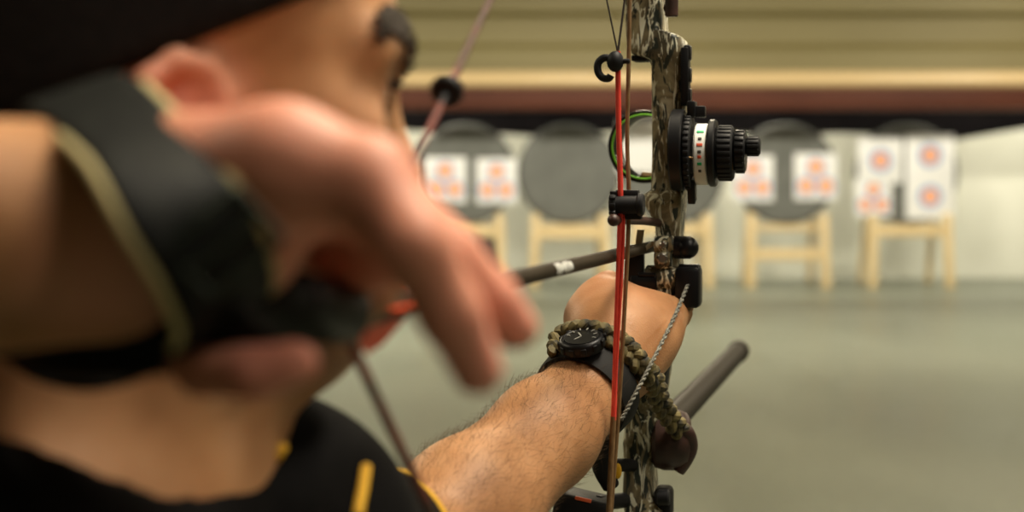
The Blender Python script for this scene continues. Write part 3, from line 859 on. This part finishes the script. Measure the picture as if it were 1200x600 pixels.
# thumb below the release
W.chain([P(195,368,.446),P(240,428,.428),P(302,437,.412),P(348,424,.408)],[.0115,.0088,.0074,.0064],.003)
W.ell(P(222,360,.452),(Vector((1,0,0)),pn,pn.cross(Vector((1,0,0)))),(.020,.010,.013),.010)

bo,bv=body.build('body',M['skin'],person,1)
def blob(c,r): 
    dd=np.linalg.norm(bv-np.array(c),axis=1); return np.clip(1-dd/r,0,1)
fl=np.zeros(len(bv))  # redder ears, nose and knuckles; brighter pink paints light on the drawing hand
for c,r,w in ((Hd(-.4,-1,8),.045,1.0),(Hd(11,-1.4,0),.025,.35),(P(560,434,.410),.05,.95),(P(598,384,.44),.04,.9),(P(432,216,.416),.035,.35),(P(325,430,.405),.032,1.0),
    (P(500,320,.405),.04,.3),(P(330,200,.40),.06,.40),(Hd(7,-1.5,4.5),.04,.2),(P(130,310,.41),.03,.4),(HB(700,345,-.03),.03,.25),(HB(720,370,-.05),.04,.22)):
    fl=np.maximum(fl,np.minimum(1,1.6*blob(c,r))*w)
dh=np.clip((.505-bv[:,1])/.02,0,1)*np.clip((bv[:,0]+.115)/.03,0,1); fl=np.maximum(fl,dh*.70)
paint(bo,'flush_lit',fl)
loc=(bv-np.array(HO)); lf=loc@np.array(hf)*100; lu=loc@np.array(hu)*100; lr=np.abs(loc@np.array(hr))*100
jaw_mask=np.clip((-3.2-lu)/2.0,0,1)*np.clip((lf-.5)/2.5,0,1)*np.clip((lu+10.5)/1.5,0,1)*(np.linalg.norm(loc,axis=1)<.14)*(loc@np.array(hr)>-.08)  # darker tone over the jaw and chin
handmask=(bv[:,1]<.512)
jaw_mask[handmask]=0
paint(bo,'jaw_tone',jaw_mask*.55)

# ---- braided wrist sling of the bow, lying on the back of the bow hand
def onbody(px,py,off):
    h_=body.hit(px,py,.8)
    return h_+body.grad(h_)*off
k0=[onbody(659,418,.004),onbody(663,406,.0065)]
k1=[onbody(x,y,.0065) for x,y in ((678,399),(697,399),(716,406),(731,418),(744,434))]
sl=cat(k0+k1+[k1[-1].lerp(B(772,466,-.045),.45)+Vector((.002,-.004,.002)),B(772,468,-.045),B(784,488,-.028),B(797,505,-.008)],14)
m=MB(); L=len(sl)
for s_ in range(3):
    q=[]
    for i,p in enumerate(sl):
        t=(sl[min(i+1,L-1)]-sl[max(i-1,0)]).normalized(); v=Vector((0,-1,.3)); u=t.cross(v).normalized(); w=u.cross(t).normalized()
        ph=i*.36+s_*2*PI/3
        q.append(p+u*math.sin(ph)*.0052+w*math.sin(2*ph)*.0028)
    m.tube(q,.0040,9)
m.build('wrist_sling',M['braid'],bow)

# forearm hair
import bmesh
ve=np.array(bv); no=np.zeros((len(bo.data.vertices),3),np.float32); bo.data.vertices.foreach_get('normal',no.ravel())
ax=np.array(fa); tt=(ve-np.array(ELB))@ax; Lf=(WRL-ELB).length
rad=np.linalg.norm(ve-np.array(ELB)-tt[:,None]*ax,axis=1)
sel=np.where((tt>-.01)&(tt<Lf*.93)&(rad<.055)&(ve[:,1]>.82))[0]
hm=MB(); rng=np.random.RandomState(3)
ups=no[:,2]
for _ in range(6000):
    i=sel[rng.randint(len(sel))]
    if rng.rand()>.45+.5*max(0,ups[i]): continue
    p=Vector(ve[i])+Vector(rng.uniform(-.0015,.0015,3)); n=Vector(no[i])
    t=(fa*rng.uniform(.3,1)+Vector(rng.normal(0,.45,3))); t=(t-n*t.dot(n)).normalized()
    ln=rng.uniform(.005,.011)
    q=[p-n*.0006, p+(t*.55+n*.42)*ln*.5, p+(t*.95+n*.5)*ln]
    hm.tube(q,[.000065,.00006,.00002],3)
ho=hm.build('arm_hair',M['armhair'],person); ho['kind']='stuff'

# eyes, brows, lashes
for s_ in (-1,1):
    m=MB(); m.ball(Hd(7.25,1.75,3.2*s_),.0118,20); ey=m.build('eye',M['eye'],person)
    m=MB(); m.ball(Hd(8.12,1.75,3.15*s_),(.0032,.0055,.0055),16,ax=HAX); m.build('iris',M['iris'],ey)
    m=MB()
    for k in range(190):
        t=random.random()**.8; base=Hd(9.3-1.9*t+.15*random.random(),3.5+.9*math.sin(t*2.4)-.25*t+random.uniform(-.95,.95)*(1-.5*t),(.9+4.6*t)*s_)
        # seat on skin
        for _ in range(12):
            dd=body.at(base)
            base=base-body.grad(base)*dd*.8
        g_=body.grad(base); dr=(hr*s_*.8+hu*.3-hf*.5); dr=(dr-g_*dr.dot(g_)).normalized()
        m.tube([base-g_*.0004,base+dr*.004+g_*.0013,base+dr*.008+g_*.0012],[.0008,.0008,.0002],4)
    m.build('eyebrow',M['hair'],person)
    m=MB()
    for k in range(26):
        t=k/25; base=Hd(8.5-1.2*t,2.0,(2.2+2.2*t)*s_); m.tube([base,base+hf*.005-hu*.001,base+hf*.009+hu*.002],[.0004,.0003,.0001],4)
    m.build('eyelashes',M['hair'],person)
# knitted cap
capf=Field((-.29,.46,1.50),(.02,.73,1.73),.0035)
capf.ell(Hd(-1.2,5,0),HAX,(.1055,.0945,.0835),.01)
capf.ell(Hd(-3,0,0),HAX,(.082,.07,.0785),.02)
# lower rim rises towards the forehead
ra=Hd(-2.0,1.0,8); rb=Hd(8.3,6.6,3); rc=(rb-ra).normalized(); 
npl=rc.cross(hr); npl=npl if npl.z<0 else -npl
capf.cut(Hd(0.3,2.5,0),tuple((-npl)*-1),.004)
# keep the nape side down to the collar of the cap
cap_o,cv=capf.build('cap',M['cap'],person,1)

# ---- shirt
sh=Field((-.50,.14,.84),(.06,1.02,1.52),.005)
SX=Vector((.316,.949,0)); CX=Vector((.949,-.316,0))
sh.cap((Mid.x,Mid.y,1.30),(Mid.x-.01,Mid.y,.98),.165,.155,.05,(CX,1.45))
sh.cap(NB-U*.022,SHR,.066,.066,.05); sh.cap(NB-U*.022,SHL,.062,.062,.05)
sh.cap(SHL,ELB.lerp(SHL,.15),.063,.051,.03)
sh.cut(ELB.lerp(SHL,.40),tuple((ELB-SHL).normalized()),.004)
sh.cap(SHR,SHR.lerp(ELR,.75),.062,.060,.03)
# neckline and sleeve openings
sh.chain([NB+Vector((.062*math.cos(a)-.004,.060*math.sin(a),-.004-.024*math.cos(a))) for a in [2*PI*k/16 for k in range(17)]],[.016]*17,.02)
sh.ell(NB+Vector((.0,0,.055)),(Vector((.95,0,-.3)).normalized(),Vector((0,1,0)),Vector((.3,0,.95)).normalized()),(.070,.066,.060),.006,'sub')
sh_o,_=sh.build('shirt',M['shirt'],person,2)
def on_shirt(pts,r,name,mat,z0=.3,flatten=True,lift=.0006):
    q=[]
    for px,py in pts:
        h_=sh.hit(px,py,z0)
        if h_ is not None: q.append(h_+sh.grad(h_)*lift)
    if len(q)<2: return None
    m=MB(); m.tube(q,r,8); return m.build(name,mat,person)
# sleeve hem: a yellow ring around the opening
ha=(ELB-SHL).normalized(); hc=ELB.lerp(SHL,.40)
m=MB(); m.torus(hc,ha,.0535,.0026,56,10); m.build('sleeve_hem',M['yellow'],person)
on_shirt([(428,548),(426,560),(424,574),(421,588),(418,604)],.0022,'piping',M['yellow'],.55)
on_shirt([(306,524),(314,527),(322,531),(331,536)],.0045,'collar_tab',M['yellow'],.5)
# ---- trousers and shoes (below the picture)
tr=Field((-.50,.10,.05),(.10,.86,1.06),.008)
hipR=Vector((Mid.x-.01,Mid.y,0))-SX*.085; hipL=Vector((Mid.x-.01,Mid.y,0))+SX*.085
ftR=hipR-SX*.09; ftL=hipL+SX*.09
tr.cap(hipR+U*.95,hipL+U*.95,.115,.115,.04,(CX,1.1))
for h_,f_ in ((hipR,ftR),(hipL,ftL)):
    kn=h_.lerp(f_,.5)+CX*.012
    tr.chain([h_+U*.90,kn+U*.50,f_+U*.09],[.092,.066,.055],.03)
tr.cut((0,0,.07),(0,0,-1))
tr.build('trousers',M['trouser'],person,2)
for f_ in (ftR,ftL):
    s_=Field((f_.x-.16,f_.y-.16,-.01),(f_.x+.28,f_.y+.16,.16),.005)
    s_.cap(f_+U*.045-CX*.03,f_+U*.038+CX*.13,.043,.036,.02,None); s_.cap(f_+U*.05,f_+U*.11,.045,.05,.03)
    s_.cut((0,0,.002),(0,0,-1)); s_.build('shoe',M['black_rubber'],person,1)

# ================================================================== RELEASE AID (strapped to the drawing wrist)
rel=empty('release_aid',tuple(P(215,300,.42)),'black leather wrist strap release aid on the drawing hand','release aid')
loop=[(90,116,.452),(152,166,.410),(202,232,.388),(243,300,.394),(260,362,.418),(215,405,.452),(110,412,.470),(40,370,.478),(30,270,.485),(62,165,.474)]
lp=cat([P(*q) for q in loop],10,True); cen=sum(lp,Vector())/len(lp)
wd=Vector((0,0,0))
for i in range(len(lp)): wd+= (lp[i]-cen).cross(lp[(i+1)%len(lp)]-cen)
wd.normalize(); wd=-wd if wd.x<0 else wd
def band(width,thick,grow,shift=0,wob=0):
    m=MB(); rs=[]
    for i,p in enumerate(lp):
        t=(lp[(i+1)%len(lp)]-lp[i-1]).normalized(); n=(p-cen); n=(n-t*n.dot(t)-wd*n.dot(wd)).normalized(); w=t.cross(n).normalized(); w=w if w.dot(wd)>0 else -w
        c=p+n*grow+w*shift; hw=width/2; ht=thick/2; o=[]
        for a in range(16):
            ang=2*PI*a/16; cx=math.copysign(abs(math.cos(ang))**.35,math.cos(ang)); sy=math.copysign(abs(math.sin(ang))**.8,math.sin(ang))
            o.append(c+w*hw*cx+n*ht*sy)
        rs.append(o)
    m.rings(rs,closed=True); return m
band(.031,.0035,.0025).build('strap',M['leather'],rel)
m=MB()
for sg,i0,i1 in ((1,3,48),(-1,8,42)):
    q=[]
    for i in range(i0,i1):
        p=lp[i]; t=(lp[(i+1)%len(lp)]-lp[i-1]).normalized(); n=(p-cen); n=(n-t*n.dot(t)-wd*n.dot(wd)).normalized(); w=t.cross(n).normalized(); w=w if w.dot(wd)>0 else -w
        q.append(p+w*sg*.0165+n*.0008)
    m.tube(q,.0022 if sg>0 else .0016,10)
m.build('lining',M['lining'],rel)
m=MB(); q=cat([P(*v) for v in ((300,370,.412),(262,392,.418),(190,404,.428),(110,410,.440),(40,408,.456),(-10,392,.475))],8); rs=[]
for i,p in enumerate(q):
    t=(q[min(i+1,len(q)-1)]-q[max(i-1,0)]).normalized(); n=Vector((0,-.85,-.4)); n=(n-t*n.dot(t)).normalized(); w=t.cross(n)
    rs.append([p+w*.0100*math.copysign(abs(math.cos(a))**.4,math.cos(a))+n*.0026*math.sin(a) for a in (2*PI*k/14 for k in range(14))])
m.rings(rs); m.build('lower_strap',M['leather'],rel)
m=MB(); bc=P(262,285,.384); bw=(P(285,268,.384)-P(240,305,.384)).normalized(); bt=(P(300,320,.392)-P(225,240,.384)).normalized(); bt=(bt-bw*bt.dot(bw)).normalized(); bn=bw.cross(bt)
for a_,b__ in (((-1,-1),(1,-1)),((1,-1),(1,1)),((1,1),(-1,1)),((-1,1),(-1,-1))):
    m.cyl(bc+bw*.012*a_[0]+bt*.009*a_[1],bc+bw*.012*b__[0]+bt*.009*b__[1],.0013,12)
m.cyl(bc-bw*.012,bc+bw*.012,.0011,10); m.build('buckle',M['gunmetal'],rel)
m=MB(); m.tube(cat([P(268,362,.425),P(300,356,.440),P(345,362,.456),P(380,368,.470)],8),[.0095]*25,16); m.build('tether',M['leather'],rel)
m=MB(); m.tube([P(335,352,.452),P(343,354,.455),P(405,368,.478),P(415,371,.484)],[.005,.0100,.0100,.006],18); m.tube([P(405,370,.485),NOCK-F*.012],[.004,.0022],12); m.build('release_body',M['black'],rel)
m=MB(); m.tube(cat([P(380,375,.480),P(388,392,.486),P(394,402,.488)],5),.0018,10); m.build('trigger',M['black'],rel)

# ================================================================== WATCH on the bow wrist
wc=P(684,450,1.058); hd2=(HB(718,408,-.075)-WRL).normalized()
wa=(fa*.55+hd2*.45).normalized()
watch=empty('wristwatch',tuple(wc),'black wristwatch with a round dial on the bow hand wrist','watch')
# outline of the wrist under the strap, read off the skin
u0=Vector((0,0,1)); u0=(u0-wa*u0.dot(wa)).normalized(); u1=wa.cross(u0)
def wrist_ring(c,off):
    o=[]
    for k in range(64):
        a=2*PI*k/64; dr=u0*math.cos(a)+u1*math.sin(a); r=.005
        while body.at(c+dr*r)<0 and r<.06: r+=.0008
        o.append(r)
    o=np.array(o)
    for _ in range(3): o=(o+np.roll(o,1)+np.roll(o,-1))/3
    return [c+(u0*math.cos(2*PI*k/64)+u1*math.sin(2*PI*k/64))*(o[k]+off) for k in range(64)]
m=MB(); hw=.0115
A=[wrist_ring(wc+wa*t,o_) for t,o_ in ((-hw,.0004),(-hw,.0026),(-hw*.6,.0034),(hw*.6,.0034),(hw,.0026),(hw,.0004))]
m.rings(A+[A[0]],caps=False); m.build('strap',M['black_rubber'],watch)
# case
q=None
best=1e9
ringp=wrist_ring(wc,.004)
for k,p in enumerate(ringp):
    px=600+p.x/p.y*FPX; py=HOR+(CAMH-p.z)/p.y*FPX
    dd=(px-678)**2+(py-434)**2
    if dd<best and (p-wc).y<.02: best=dd; q=(k,p)
k,p=q; n=(p-wc).normalized(); n=(n*.55+Vector((-.18,-.12,.85))).normalized()
m=MB(); m.lathe(p-n*.001,n,[(0,.004),(0,.0145),(.003,.0163),(.007,.0163),(.009,.015),(.0095,.0136),(.0088,.0128),(.0088,.001)],40)
for a in range(12):
    t=2*PI*a/12; e1=wa; e2=n.cross(wa); dr=e1*math.cos(t)+e2*math.sin(t); m.box(p+n*.005+dr*.0163,(dr,n,dr.cross(n)),(.0012,.0025,.002),.0006)
m.cyl(p+n*.004+wa*.018,p+n*.004+wa*.022,.0022,14)
case=m.build('case',M['black'],watch)
m=MB(); m.lathe(p+n*.0079,n,[(0,.0005),(0,.0122),(.0006,.0122),(.0008,.0005)],36); dial=m.build('dial',M['dialglass'],case)
m=MB(); e1=wa; e2=n.cross(wa)
for a in range(12):
    t=2*PI*a/12; dr=e1*math.cos(t)+e2*math.sin(t); m.box(p+n*.0088+dr*.0100,(dr,n,dr.cross(n)),(.0014,.0003,.0005),.0002)
for t,L_ in ((.8,.006),(2.6,.0085)):
    dr=e1*math.cos(t)+e2*math.sin(t); m.box(p+n*.0090+dr*L_/2,(dr,n,dr.cross(n)),(L_/2,.0003,.0006),.0002)
m.build('hands',M['watchmarks'],case)

# ================================================================== WORLD, CAMERA
w=bpy.data.worlds.new('room_air'); sc.world=w; w.use_nodes=True
w.node_tree.nodes['Background'].inputs[0].default_value=(.9,.85,.7,1); w.node_tree.nodes['Background'].inputs[1].default_value=.02
cd=bpy.data.cameras.new('camera'); cam=bpy.data.objects.new('camera',cd); col.objects.link(cam)
cam.location=(0,0,CAMH); cam.rotation_euler=(PI/2,0,0)
cd.sensor_width=36; cd.lens=FPX/1200*36; cd.shift_y=(HOR-300)/1200
cd.clip_start=.02; cd.clip_end=100
cd.dof.use_dof=True; cd.dof.focus_distance=1.06; cd.dof.aperture_fstop=cd.lens/11.0
cd.dof.aperture_blades=9
sc.camera=cam
sc.view_settings.view_transform='Standard'; sc.view_settings.look='None'; sc.view_settings.gamma=1; sc.view_settings.use_curve_mapping=False
sc.view_settings.exposure=0.0
sc.cycles.use_denoising=True
sc.cycles.max_bounces=8
